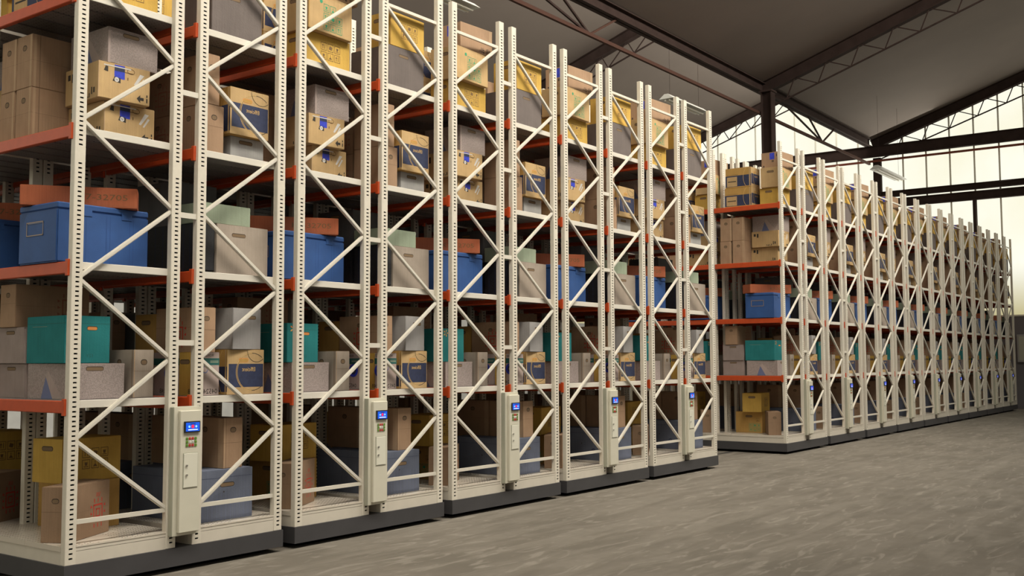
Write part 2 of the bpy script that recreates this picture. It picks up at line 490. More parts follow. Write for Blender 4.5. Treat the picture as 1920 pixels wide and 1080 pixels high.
def post_mesh():
    m = MB()
    w_, d, z0 = 0.10, 0.06, 0.215
    s0, s1 = 0.034, 0.068            # slot column
    P = 'post_paint'
    # sides, back, caps
    m.poly([(0, d, z0), (0, 0.004, z0), (0, 0.004, HT), (0, d, HT)], P)
    m.poly([(w_, 0.004, z0), (w_, d, z0), (w_, d, HT), (w_, 0.004, HT)], P)
    m.poly([(w_, d, z0), (0, d, z0), (0, d, HT), (w_, d, HT)], P)
    m.poly([(0, 0.004, HT), (w_, 0.004, HT), (w_, d, HT), (0, d, HT)], P)
    m.poly([(0, 0.004, z0), (0.004, 0, z0), (0.004, 0, HT), (0, 0.004, HT)], P)
    m.poly([(w_-0.004, 0, z0), (w_, 0.004, z0), (w_, 0.004, HT), (w_-0.004, 0, HT)], P)
    m.poly([(0.004, 0, z0), (s0, 0, z0), (s0, 0, HT), (0.004, 0, HT)], P)
    m.poly([(s1, 0, z0), (w_-0.004, 0, z0), (w_-0.004, 0, HT), (s1, 0, HT)], P)
    z = z0
    c = z0+0.05
    while c < HT-0.10:
        if not (3.56 < c < 3.69):
            m.poly([(s0, 0, z), (s1, 0, z), (s1, 0, c-0.0065), (s0, 0, c-0.0065)], P)
            zz = c+0.0065
            # pocket behind each slot, its shade painted near-black
            m.poly([(s0, 0, c-0.0065), (s1, 0, c-0.0065), (s1, 0.02, c-0.0065), (s0, 0.02, c-0.0065)], 'gap_shade')
            m.poly([(s0, 0.012, c-0.0065), (s1, 0.012, c-0.0065), (s1, 0.012, c+0.0065), (s0, 0.012, c+0.0065)], 'gap_shade')
            m.poly([(s0, 0, c+0.0065), (s0, 0.02, c+0.0065), (s1, 0.02, c+0.0065), (s1, 0, c+0.0065)], 'gap_shade')
            m.poly([(s0, 0, c-0.0065), (s0, 0.02, c-0.0065), (s0, 0.02, c+0.0065), (s0, 0, c+0.0065)], 'gap_shade')
            z = zz
        c += 0.04
    m.poly([(s0, 0, z), (s1, 0, z), (s1, 0, HT), (s0, 0, HT)], P)
    return m

def make_rack():
    t = empty('mobile_rack', (0, 0, 0))
    YE = NB*BAY+0.07
    # dark skirt
    m = MB(); m.box(0.0, 2.315, -0.012, YE, 0.05, 0.212, 'skirt_paint'); kid(t, m.build('skirt'))
    m = MB(); m.box(0.15, 2.15, 0.12, YE-0.1, 0.0, 0.05, 'gap_shade'); kid(t, m.build('wheel_gap_shade'))  # dark block standing in for the shadow gap under the skirt
    # cream base frame
    m = MB()
    for a, b in ((0.012, 1.068), (1.247, 2.303)):
        m.box(a+0.098, b-0.098, 0.006, 0.05, 0.213, 0.318, 'fascia_paint')
        m.box(a+0.098, b-0.098, 0.006, 0.05, 0.322, 0.352, 'fascia_paint')
        m.box(a, b, 0.062, YE, 0.213, 0.320, 'fascia_paint')
    m.box(1.07, 1.245, 0.25, 0.27, 0.213, 0.33, 'gap_shade')  # shade of the opening between the inner posts, put in as a sheet
    kid(t, m.build('base_frame'))
    for a, b in ((0.006, 1.075), (1.24, 2.309)):
        m = MB()
        y = 0.0
        n = 0
        m.box(a+0.105, b-0.105, 0.002, 0.062, 0.352, 0.364, 'deck_paint')
        seg = (YE-0.064)/8
        for i in range(8):
            m.box(a, b, 0.064+i*seg, 0.064+(i+1)*seg-0.004, 0.322, 0.365, 'deck_paint')
        kid(t, m.build('deck_plate'))
    # posts
    pm = post_mesh()
    proto = pm.build('post')
    xs4 = (0.01, 0.97, 1.245, 2.205)
    first = True
    for j in range(NB+1):
        y = j*BAY
        xs = list(xs4)
        if 0 < j: xs += [0.46, 0.57, 1.64, 1.75]
        for x in xs:
            if first: o = proto; first = False
            else: o = proto.copy(); C.objects.link(o)
            o.location = (x, y, 0.0 if j == 0 else 0.0)
            kid(t, o)
    # bracing of the front frame and of the rear frame
    step = 0.675
    for j in (0,):
        for side in (0, 1):
            xa, xb = (0.108, 0.972) if side == 0 else (2.207, 1.343)    # outer, inner
            z = 0.555
            m = MB(); m.bar((xa, j+0.032, z), (xb, j+0.032, z), 0.036, 0.03, 'brace_paint'); kid(t, m.build('horizontal_brace'))
            cur = xb
            for i in range(8):
                nx = xa if cur == xb else xb
                m = MB()
                p = Vector((cur, j+0.032, z+i*step+0.02)); q = Vector((nx, j+0.032, z+(i+1)*step-0.02))
                m.bar(p, q, 0.036, 0.028, 'brace_paint')
                m.bar(p+Vector((0, -0.016, 0)), q+Vector((0, -0.016, 0)), 0.024, 0.004, 'shelf_lip')
                kid(t, m.build('diagonal_brace'))
                cur = nx
            m = MB(); m.bar((xa, j+0.032, 5.955), (xb, j+0.032, 5.955), 0.036, 0.03, 'brace_paint'); kid(t, m.build('horizontal_brace'))
    for z in (2.048, 3.22, 4.363, 5.517):
        m = MB(); m.box(1.068, 1.247, 0.012, 0.045, z-0.025, z+0.025, 'brace_paint'); kid(t, m.build('tie_bar'))
    # beams, with hooked connector plates, and shelves
    for li, zt in enumerate(LEV):
        for b_ in range(NB):
            y0 = b_*BAY+0.062; y1 = (b_+1)*BAY-0.002
            for x, s in ((0.0, -1), (1.035, 1), (1.20, -1), (2.268, 1)):
                if s == -1 and x > 1: x0_, x1_ = 1.225, 1.265
                elif s == -1: x0_, x1_ = -0.004, 0.044
                elif x < 2: x0_, x1_ = 1.05, 1.09
                else: x0_, x1_ = 2.268, 2.316
                m = MB()
                m.bbox(x0_, x1_, y0+0.002, y1-0.002, zt-0.105, zt-0.003, 'beam_orange', 0.006)
                m.bbox(x0_-0.006, x1_+0.006, y0-0.028, y0+0.012, zt-0.125, zt+0.015, 'beam_orange', 0.003) if s == -1 else m.bbox(x0_+0.028, x1_+0.006, y0-0.028, y0+0.012, zt-0.125, zt+0.015, 'beam_orange', 0.003)
                kid(t, m.build('beam'))
            for xa, xb in ((0.046, 1.05), (1.266, 2.267)):
                m = MB()
                n = 5
                seg = (y1-y0)/n
                for i in range(n):
                    ya = y0+i*seg; yb = y0+(i+1)*seg-0.022
                    m.box(xa, xb, ya, yb, zt-0.012, zt, 'shelf_steel')
                    m.box(xa+0.004, xb-0.004, ya+0.002, yb-0.002, zt-0.052, zt-0.040, 'shelf_steel')
                    m.box(xa, xb, ya, ya+0.006, zt-0.055, zt-0.012, 'shelf_lip' if i == 0 else 'shelf_steel')
                    m.box(xa, xb, yb-0.006, yb, zt-0.055, zt-0.012, 'shelf_steel')
                if b_ == 0:
                    m.bbox(xa+0.064 if xa < 1 else xa+0.078, xb-0.078 if xa < 1 else xb-0.062, y0-0.012, y0-0.001, zt-0.066, zt-0.001, 'shelf_lip', 0.003)
                kid(t, m.build('shelf'))
    # control panel
    cp = MB()
    cp.bbox(0.985, 1.268, -0.062, -0.001, 0.322, 1.472, 'panel_back', 0.006)
    cp.box(0.988, 1.265, -0.064, -0.062, 0.326, 1.468, 'panel_paint')
    cp = kid(t, cp.build('control_panel'))
    m = MB(); m.bbox(1.030, 1.250, -0.100, -0.064, 0.352, 1.436, 'panel_paint', 0.005); kid(cp, m.build('cover'))
    m = MB(); Y = -0.101
    m.bbox(1.062, 1.232, -0.118, Y, 1.238, 1.340, 'bezel', 0.004)
    m.box(1.074, 1.220, -0.1195, -0.118, 1.250, 1.328, 'screen_blue')
    def disc(m, cx, cz, r, y, mt, n=14, sx=1.0):
        m.poly([(cx+sx*r*cos(-2*pi*i/n), y, cz+r*sin(-2*pi*i/n)) for i in range(n)][::-1], mt)
    disc(m, 1.147, 1.292, 0.017, -0.1202, 'screen_red')
    for cx in (1.110, 1.184):
        disc(m, cx, 1.292, 0.011, -0.1202, 'screen_glow')
    m.box(1.098, 1.200, -0.1204, -0.1198, 1.260, 1.267, 'screen_white')
    m.box(1.120, 1.176, -0.1204, -0.1198, 1.312, 1.318, 'bezel')
    kid(cp, m.build('screen'))
    m = MB()
    cols = [['key_green', 'key_red', 'key_red', 'key_green'], ['key_green', 'key_white', 'key_white', 'key_green'], ['key_green', 'key_red', 'key_red', 'key_green']]
    for r in range(3):
        for c in range(4):
            x = 1.086+c*0.031; z = 1.172-r*0.030
            m.bbox(x, x+0.025, -0.107, Y, z, z+0.024, cols[r][c], 0.003)
    m.box(1.124, 1.128, -0.108, -0.107, 1.148, 1.162, 'ink_black'); m.box(1.155, 1.159, -0.108, -0.107, 1.148, 1.162, 'ink_black')
    kid(cp, m.build('keypad'))
    m = MB()
    m.box(1.062, 1.220, -0.1035, Y, 0.744, 1.058, 'panel_back')
    m.bbox(1.067, 1.215, -0.108, -0.1035, 0.750, 1.052, 'panel_door', 0.002)
    d = kid(cp, m.build('door'))
    for z in (0.945, 0.860):
        m = MB(); bm = bmesh.new(); bmesh.ops.create_cone(bm, cap_ends=True, segments=12, radius1=0.010, radius2=0.009, depth=0.012)
        m.frombm(bm, 'lock_metal', Matrix.Translation((1.094, -0.114, z)) @ Matrix.Rotation(pi/2, 4, 'X')); bm.free(); kid(d, m.build('lock'))
    return t

RN = ['the nearest rack at far left', 'the second rack from the left', 'the third rack from the left', 'the fourth rack from the left',
      'the fifth rack, just before the aisle', 'the sixth rack, first beyond the aisle', 'the second rack beyond the aisle',
      'the third rack beyond the aisle', 'the fourth rack beyond the aisle', 'the fifth rack beyond the aisle', 'the sixth rack beyond the aisle',
      'the seventh rack beyond the aisle', 'the eighth rack beyond the aisle', 'the last rack by the end wall']
RS = ['nearest rack', 'second rack', 'third rack', 'fourth rack', 'fifth rack', 'first rack beyond aisle', 'second rack beyond aisle', 'third rack beyond aisle',
      'fourth rack beyond aisle', 'fifth rack beyond aisle', 'sixth rack beyond aisle', 'seventh rack beyond aisle', 'eighth rack beyond aisle', 'last rack by the wall']
rack = make_rack()
RACKS = []
for k in range(14):
    r = rack if k == 0 else copy_tree(rack)
    r.location = (rack_x(k), 0, 0)
    tag(r, 'tall cream mobile double rack with orange beams, %s' % RN[k], 'rack', 'mobile storage racks in two blocks')
    RACKS.append(r)

# ------------------------------------------------------------------ boxes
class Box(MB):
    """A carton with its base centre at the origin; faces F (towards -Y) and L (towards -X) carry the print."""
    def __init__(s, w_, d, h, m, jit=0.003, seed=1, bev=0.004):
        super().__init__()
        s.w, s.d, s.h = w_, d, h
        rr = random.Random(seed)
        bm = bmesh.new()
        bmesh.ops.create_cube(bm, size=1)
        for v in bm.verts:
            v.co = Vector((v.co.x*w_, v.co.y*d, (v.co.z+0.5)*h))
        bmesh.ops.bevel(bm, geom=list(bm.edges), offset=bev, segments=2, affect='EDGES')
        s.frombm(bm, m)
        bm.free()
    def P(s, face, u, v, e=0.0008):
        if face == 'F': return (-s.w/2+u, -s.d/2-e, v)
        if face == 'L': return (-s.w/2-e, s.d/2-u, v)
        if face == 'T': return (-s.w/2+u, -s.d/2+v, s.h+e)
    def dim(s, face):
        return (s.w if face != 'L' else s.d, s.h if face != 'T' else s.d)
    def q(s, face, u0, u1, v0, v1, m, e=0.0008):
        a, b = s.dim(face)
        s.poly([s.P(face, u*a, v*b, e) for u, v in ((u0, v0), (u1, v0), (u1, v1), (u0, v1))], m)
    def pg(s, face, pts, m, e=0.0008):
        a, b = s.dim(face)
        s.poly([s.P(face, u*a, v*b, e) for u, v in pts], m)
    def handle(s, face, cu=0.5, cv=0.8, hw=0.055, hh=0.016, rim='hole_rim', inn='hole_in'):
        a, b = s.dim(face)
        for k, (r, e, mm) in enumerate(((hh, 0.0008, rim), (hh*0.74, 0.0016, inn))):
            x = hw-hh
            pts = []
            for i in range(9):
                t = -pi/2+pi*i/8; pts.append((x+r*cos(t), r*sin(t)))
            for i in range(9):
                t = pi/2+pi*i/8; pts.append((-x+r*cos(t), r*sin(t)))
            s.poly([s.P(face, cu*a+p, cv*b+q_-(0.002 if k else 0), e) for p, q_ in pts], mm)
    def ring(s, face, cu, cv, ru, rv, th, m, a0=0, a1=2*pi, n=36, e=0.0012, clip=None):
        a, b = s.dim(face)
        for i in range(n):
            t0 = a0+(a1-a0)*i/n; t1 = a0+(a1-a0)*(i+1)/n
            pts = []
            for t, r in ((t0, 1), (t1, 1), (t1, -1), (t0, -1)):
                pts.append((cu*a+(ru*a+r*th/2)*cos(t), cv*b+(rv*b+r*th/2)*sin(t)))
            if any(p[0] < 0.004 or p[0] > a-0.004 or p[1] < 0.004 or p[1] > b-0.004 for p in pts): continue
            s.poly([s.P(face, p[0], p[1], e) for p in pts][::-1], m)
    def disc(s, face, cu, cv, r, m, e=0.001, n=18, hole=None):
        a, b = s.dim(face)
        s.poly([s.P(face, cu*a+r*cos(2*pi*i/n), cv*b+r*sin(2*pi*i/n), e) for i in range(n)], m)
    def text(s, face, t, cu, cv, hgt, m, mirror=False, flip=False, e=0.0014, sx=1.0):
        vs, fs, tw, th = text_mesh(t)
        a, b = s.dim(face)
        k = hgt/th
        out = []
        for x, y in vs:
            x = (x-tw/2)*k*sx; y = (y-th/2)*k
            if mirror: x = -x
            if flip: x, y = -x, -y
            out.append(s.P(face, cu*a+x, cv*b+y, e))
        s.faces(out, fs, m)
    def frame(s, face, u0, u1, v0, v1, th, m, e=0.001):
        a, b = s.dim(face)
        U0, U1, V0, V1 = u0*a, u1*a, v0*b, v1*b
        for p in (((U0, V0), (U1, V0), (U1, V0+th), (U0, V0+th)), ((U0, V1-th), (U1, V1-th), (U1, V1), (U0, V1)),
                  ((U0, V0), (U0+th, V0), (U0+th, V1), (U0, V1)), ((U1-th, V0), (U1, V0), (U1, V1), (U1-th, V1))):
            s.poly([s.P(face, x, y, e) for x, y in p], m)
    def icons(s, face, cu, cv, cols, rows, sz, m, seed=3, skip=()):
        a, b = s.dim(face)
        rr = random.Random(seed)
        for r in range(rows):
            for c in range(cols):
                if (c, r) in skip: continue
                x = cu*a+(c-(cols-1)/2)*sz*1.18; y = cv*b+(r-(rows-1)/2)*sz*1.18
                u0, u1, v0, v1 = (x-sz/2)/a, (x+sz/2)/a, (y-sz/2)/b, (y+sz/2)/b
                s.frame(face, u0, u1, v0, v1, sz*0.07, m)
                g = (c+r*2+seed) % 4
                q = lambda pts: s.poly([s.P(face, x+px*sz, y+py*sz, 0.001) for px, py in pts], m)
                if g == 0: q([(-0.28, -0.3), (0.28, -0.3), (0.0, 0.05)]); q([(-0.04, 0.05), (0.04, 0.05), (0.04, 0.3), (-0.04, 0.3)])
                elif g == 1: q([(-0.2, -0.3), (-0.1, -0.3), (-0.1, 0.1), (-0.2, 0.1)]); q([(-0.32, 0.08), (0.02, 0.08), (-0.15, 0.32)]); q([(0.12, -0.3), (0.22, -0.3), (0.22, 0.3), (0.12, 0.3)])
                elif g == 2: q([(-0.3, -0.2), (0.2, -0.3), (0.32, 0.12), (-0.18, 0.26)])
                else: q([(-0.3, -0.3), (0.3, -0.3), (0.3, -0.22), (-0.3, -0.22)]); q([(-0.12, -0.15), (0.12, -0.15), (0.2, 0.2), (-0.2, 0.2)])
    def emblem(s, face, cu, cv, sz, m):
        """square spiral mark with short ticks all round"""
        a, b = s.dim(face)
        x, y = cu*a, cv*b
        R = lambda x0, x1, y0, y1: s.poly([s.P(face, x+p*sz, y+q_*sz, 0.001) for p, q_ in ((x0, y0), (x1, y0), (x1, y1), (x0, y1))], m)
        for r, th in ((0.30, 0.055), (0.14, 0.04)):
            R(-r, r, -r, -r+th); R(-r, r, r-th, r); R(-r, -r+th, -r, r); R(r-th, r, -r, r)
        for i in (-0.24, 0, 0.24):
            R(i-0.025, i+0.025, 0.36, 0.50); R(i-0.025, i+0.025, -0.50, -0.36)
            for sx in (-1, 1):
                s.poly([s.P(face, x+p*sz, y+q_*sz, 0.001) for p, q_ in ([(0.36*sx, i-0.02), (0.48*sx, i-0.06), (0.48*sx, i+0.06)] if sx > 0 else [(0.36*sx, i-0.02), (0.48*sx, i+0.06), (0.48*sx, i-0.06)])], m)
    def seams(s, m='seam', lid=0.0):
        t = 0.003/s.d
        s.q('T', 0.0, 1.0, 0.5-t, 0.5+t, m)

def b_tan(w_, d, h, c='card_tan', hf=True, hl=True, mark=None):
    s = Box(w_, d, h, c); s.seams()
    if hl:
        s.handle('L', 0.5, 0.76, 0.036, 0.026); s.q('L', 0.0, 1.0, 0.50, 0.504, 'seam'); s.q('L', 0.86, 0.98, 0.004, 0.996, 'card_tan_edge')
    if hf:
        s.handle('F', 0.5, 0.76, 0.036, 0.026, inn='hole_in')
    s.q('F', 0.13, 0.145, 0.004, 0.996, 'seam'); s.q('F', 0.03, 0.075, 0.004, 0.996, 'card_tan_edge'); s.q('F', 0.0, 1.0, 0.50, 0.506, 'seam')
    if mark == '37v': s.text('L', '37v', 0.25, 0.6, 0.08, 'ink_brown')
    return s
def b_tall(w_, d, h, c='card_tan'):
    """tall carton with a single handle hole on each narrow side"""
    s = Box(w_, d, h, c); s.seams(); s.handle('F', 0.5, 0.74, 0.034, 0.026); s.handle('L', 0.5, 0.74, 0.034, 0.026)
    s.q('F', 0.0, 1.0, 0.55, 0.556, 'seam'); s.q('F', 0.0, 0.04, 0.004, 0.996, 'card_tan_edge'); s.q('L', 0.93, 0.95, 0.004, 0.996, 'seam')
    return s
def b_emblem(w_, d, h, c='card_brown', m='ink_red', face='F', fc=(0.62, 0.42)):
    s = Box(w_, d, h, c); s.seams(); s.handle('L', 0.5, 0.75, 0.034, 0.022); s.q('L', 0, 1, 0.55, 0.556, 'seam'); s.q('F', 0, 1, 0.50, 0.505, 'seam')
    if face == 'L': s.handle('F', 0.5, 0.75, 0.034, 0.022)
    s.emblem(face, fc[0], fc[1], 0.25, m); s.text(face, '505', fc[0], fc[1]+0.34, 0.035, m, mirror=True)
    return s
def b_yellow(w_, d, h, c='card_yellow', icons='black', hf=False):
    s = Box(w_, d, h, c); s.seams(); s.handle('L', 0.5, 0.78, 0.075, 0.022)
    if icons == 'black': s.icons('F', 0.55, 0.52, 3, 2, 0.085, 'ink_brown')
    elif icons == 'green':
        s.icons('F', 0.55, 0.42, 3, 3, 0.085, 'ink_green', skip=((2, 2),)); s.disc('F', 0.28, 0.80, 0.022, 'ink_green')
    elif icons == 'greenL':
        s.icons('L', 0.72, 0.26, 3, 2, 0.075, 'ink_green'); s.icons('L', 0.76, 0.62, 2, 1, 0.07, 'ink_brown', skip=((0, 0),))
    if hf: s.handle('F', 0.45, 0.8, 0.07, 0.02)
    s.q('F', 0.0, 0.02, 0.004, 0.996, 'card_ochre')
    return s
def b_grey(w_, d, h, c='card_pinkgrey', tri=False, hf=True, hl=False, rim=True, hx=0.45, hv=0.85):
    s = Box(w_, d, h, c); s.seams('hole_rim')
    if hf: s.handle('F', hx, hv, 0.085, 0.019, inn='hole_in')
    if hl: s.handle('L', 0.5, hv, 0.075, 0.017)
    if tri:
        s.pg('L', [(0.34, 0.01), (0.62, 0.01), (0.45, 0.62)], 'ink_slateblue'); s.pg('L', [(0.45, 0.62), (0.62, 0.01), (0.86, 0.01), (0.50, 0.80)], 'card_pale')
    if rim:
        s.q('F', 0.0, 0.045, 0.004, 0.996, 'card_pale'); s.q('F', 0.0, 1.0, 0.965, 0.985, 'card_pale')
    return s
def b_blue_print(w_, d, h):
    """light carton under shiny tape with a bright blue printed patch, round mark and arrow"""
    s = Box(w_, d, h, 'card_light'); s.seams()
    s.q('F', 0.30, 0.50, 0.60, 0.97, 'ink_blue'); s.q('F', 0.30, 0.50, 0.80, 0.90, 'ink_navy', 0.001)
    s.q('F', 0.10, 0.62, 0.90, 0.93, 'ink_white', 0.0016); s.q('F', 0.50, 0.66, 0.80, 0.82, 'ink_brown', 0.0012); s.ring('F', 0.62, 0.86, 0.07, 0.07, 0.006, 'ink_brown', n=14)
    s.pg('F', [(0.27, 0.52), (0.42, 0.48), (0.42, 0.62), (0.30, 0.64)], 'ink_black', 0.0014); s.disc('F', 0.345, 0.565, 0.022, 'ink_white', 0.0018); s.text('F', 'hp', 0.345, 0.565, 0.022, 'ink_black', e=0.0022)
    s.pg('F', [(0.10, 0.76), (0.18, 0.74), (0.18, 0.88), (0.13, 0.89)], 'ink_black', 0.0014)
    s.pg('F', [(0.68, 0.52), (0.72, 0.50), (0.88, 0.82), (0.80, 0.84)], 'ink_white', 0.001); s.pg('F', [(0.76, 0.46), (0.79, 0.45), (0.90, 0.70), (0.86, 0.72)], 'ink_white', 0.001)
    s.pg('F', [(0.74, 0.16), (0.81, 0.27), (0.81, 0.20), (0.88, 0.20), (0.88, 0.12), (0.81, 0.12), (0.81, 0.05)], 'ink_black')
    s.q('F', 0.93, 0.955, 0.08, 0.20, 'ink_black'); s.q('F', 0.93, 0.955, 0.23, 0.30, 'ink_black'); s.q('F', 0.55, 0.57, 0.60, 0.68, 'ink_brown')
    s.q('F', 0.0, 0.012, 0.004, 0.996, 'card_tan_edge')
    s.q('L', 0.86, 0.90, 0.15, 0.30, 'ink_black'); s.q('L', 0.80, 0.83, 0.12, 0.32, 'ink_black'); s.q('L', 0.08, 0.16, 0.70, 0.86, 'ink_black'); s.q('L', 0.20, 0.26, 0.62, 0.86, 'ink_black')
    for i, (u, h_) in enumerate(((0.62, 0.10), (0.665, 0.06), (0.70, 0.10), (0.75, 0.04), (0.79, 0.12))):
        s.q('L', u-0.06, u-0.035, 0.05, 0.05+h_, 'ink_black')
    return s
def b_brownprint(w_, d, h):
    s = Box(w_, d, h, 'card_tan'); s.seams()
    s.q('F', 0.90, 0.99, 0.55, 0.99, 'card_tan_edge'); s.q('F', 0.0, 1.0, 0.985, 1.0, 'tape')
    for i, (u, a, b) in enumerate(((0.60, 0.10, 0.16), (0.645, 0.06, 0.26), (0.69, 0.06, 0.26), (0.72, 0.06, 0.12), (0.76, 0.14, 0.17), (0.81, 0.06, 0.26), (0.85, 0.10, 0.28), (0.90, 0.06, 0.24))):
        s.q('F', u, u+0.014, a, b, 'ink_black')
    s.q('F', 0.70, 0.74, 0.06, 0.09, 'ink_black'); s.q('F', 0.70, 0.74, 0.16, 0.19, 'ink_black')
    s.q('L', 0.45, 0.70, 0.55, 0.95, 'ink_blue'); s.q('L', 0.56, 0.60, 0.38, 0.50, 'ink_black'); s.q('L', 0.62, 0.66, 0.38, 0.50, 'ink_black'); s.q('L', 0.10, 0.15, 0.10, 0.22, 'ink_black'); s.q('L', 0.80, 0.84, 0.70, 0.88, 'ink_black')
    return s
def b_efficient(w_, d, h):
    s = Box(w_, d, h, 'card_ochre'); s.seams()
    s.q('F', 0.0, 1.0, 0.006, 0.994, 'card_light', 0.0004)
    s.q('F', 0.04, 0.985, 0.16, 0.68, 'ink_navy', 0.0008)
    s.handle('F', 0.44, 0.76, 0.06, 0.022, rim='ink_orange', inn='card_ochre')
    s.text('F', 'Efficient', 0.58, 0.56, 0.040, 'ink_gold', mirror=True, sx=0.9)
    s.ring('F', 0.68, 0.50, 0.42, 0.42, 0.006, 'ink_black', e=0.0012); s.ring('F', 0.67, 0.50, 0.40, 0.42, 0.004, 'ink_gold', e=0.0014, a0=pi*0.5, a1=pi*1.5); s.ring('F', 0.68, 0.50, 0.44, 0.44, 0.004, 'ink_gold', e=0.0014, a0=pi*0.8, a1=pi*1.3)
    s.ring('F', 0.80, 0.98, 0.26, 0.26, 0.005, 'ink_black', a0=pi, a1=2*pi, n=24, e=0.0014)
    s.q('L', 0.0, 1.0, 0.06, 0.62, 'ink_navy'); s.q('L', 0.06, 0.46, 0.08, 0.56, 'card_light', 0.0012); s.q('L', 0.10, 0.42, 0.30, 0.345, 'ink_black', 0.0016); s.q('L', 0.93, 0.97, 0.01, 0.99, 'card_light', 0.0014)
    s.ring('L', 0.90, 0.5, 0.20, 0.5, 0.006, 'ink_gold', a0=pi*0.5, a1=pi*1.5, n=20, e=0.0016); s.q('L', 0.06, 0.5, 0.66, 0.675, 'ink_brown')
    return s
def b_pinkprint(w_, d, h):
    s = Box(w_, d, h, 'card_pale'); s.seams()
    for f in ('F', 'L'):
        s.q(f, 0.0, 1.0, 0.70, 0.86, 'ink_teal'); s.q(f, 0.55, 0.95, 0.76, 0.785, 'card_mint', 0.0012); s.q(f, 0.55, 0.95, 0.80, 0.81, 'card_mint', 0.0012)
        s.text(f, 'ROIIZ', 0.5, 0.93, 0.026, 'ink_black', mirror=True)
        s.text(f, '045248', 0.5, 0.10, 0.045, 'ink_black', mirror=True)
    s.disc('L', 0.62, 0.52, 0.075, 'ink_blue'); s.disc('L', 0.62, 0.52, 0.045, 'ink_navy', 0.0014); s.disc('L', 0.62, 0.52, 0.02, 'card_pale', 0.0018)
    s.disc('F', 0.3, 0.60, 0.035, 'ink_slateblue'); s.disc('F', 0.3, 0.60, 0.025, 'card_pale', 0.0014)
    return s
def b_teal(w_, d, h):
    s = Box(w_, d, h, 'card_teal')
    for f in ('F', 'L'): s.q(f, 0.0, 1.0, 0.835, 0.842, 'ink_teal')
    s.handle('F', 0.60, 0.74, 0.050, 0.018, rim='hole_rim', inn='ink_orange')
    for k in range(5):
        t = k*2*pi/5
        a, b = s.dim('F')
        s.poly([s.P('F', 0.20*a+0.05*cos(t+dt)*r, 0.86*b+0.05*sin(t+dt)*r, 0.001) for dt, r in ((0, 0.15), (-0.3, 0.7), (0, 1.0), (0.3, 0.7))], 'ink_gold' if k % 2 else 'ink_orange')
    s.text('F', '12Y', 0.55, 0.16, 0.03, 'ink_teal', mirror=True)
    s.q('L', 0.15, 0.55, 0.775, 0.782, 'card_mint', 0.001)
    return s
def b_slate(w_, d, h):
    s = Box(w_, d, h, 'card_slate'); s.handle('F', 0.52, 0.70, 0.085, 0.022, rim='ink_black', inn='hole_in'); s.disc('F', 0.46, 0.56, 0.008, 'ink_black')
    for f in ('F', 'L'): s.q(f, 0, 1, 0.84, 0.846, 'ink_navy')
    s.disc('L', 0.72, 0.30, 0.035, 'ink_navy'); s.disc('L', 0.52, 0.52, 0.008, 'ink_black'); s.disc('L', 0.72, 0.30, 0.02, 'card_slate', 0.0014); s.disc('L', 0.72, 0.30, 0.012, 'ink_navy', 0.0018)
    for i in range(1, 12):
        s.q('F', i/12-0.002, i/12+0.002, 0.0, 0.55, 'ink_slateblue')
    return s
def b_flat(w_, d, h, c, t=None):
    s = Box(w_, d, h, c)
    if t: s.text('F', t, 0.70, 0.52, 0.052, 'ink_brown', sx=1.45)
    s.q('F', 0.0, 1.0, 0.10, 0.108, 'seam') if c == 'card_rust' else None
    return s
def b_crate(w_, d, h):
    s = Box(w_, d, h-0.055, 'crate_blue', bev=0.012)
    s.frame('L', 0.22, 0.66, 0.52, 0.78, 0.012, 'label_frame', 0.003); s.frame('L', 0.215, 0.655, 0.53, 0.79, 0.005, 'tape', 0.0045)
    for u in (0.30, 0.52, 0.56, 0.78, 0.82): s.q('F', u, u+0.004, 0.02, 0.94, 'crate_line')
    return s
def b_case(w_, d, h):
    s = Box(w_, d, h, 'case_black', bev=0.025)
    for i in range(1, 5): s.q('L', i/5-0.006, i/5+0.006, 0.02, 0.98, 'ink_navy')
    return s

def top_lid(b, w_, d, h, m):
    l = MB(); l.bbox(-w_/2-0.008, w_/2+0.008, -d/2-0.008, d/2+0.008, h-0.056, h, m, 0.010)
    for sx in (-0.2, 0.25):
        l.box(w_*sx-0.05, w_*sx+0.05, -d/2-0.014, -d/2-0.006, h-0.10, h-0.03, m)
    return l

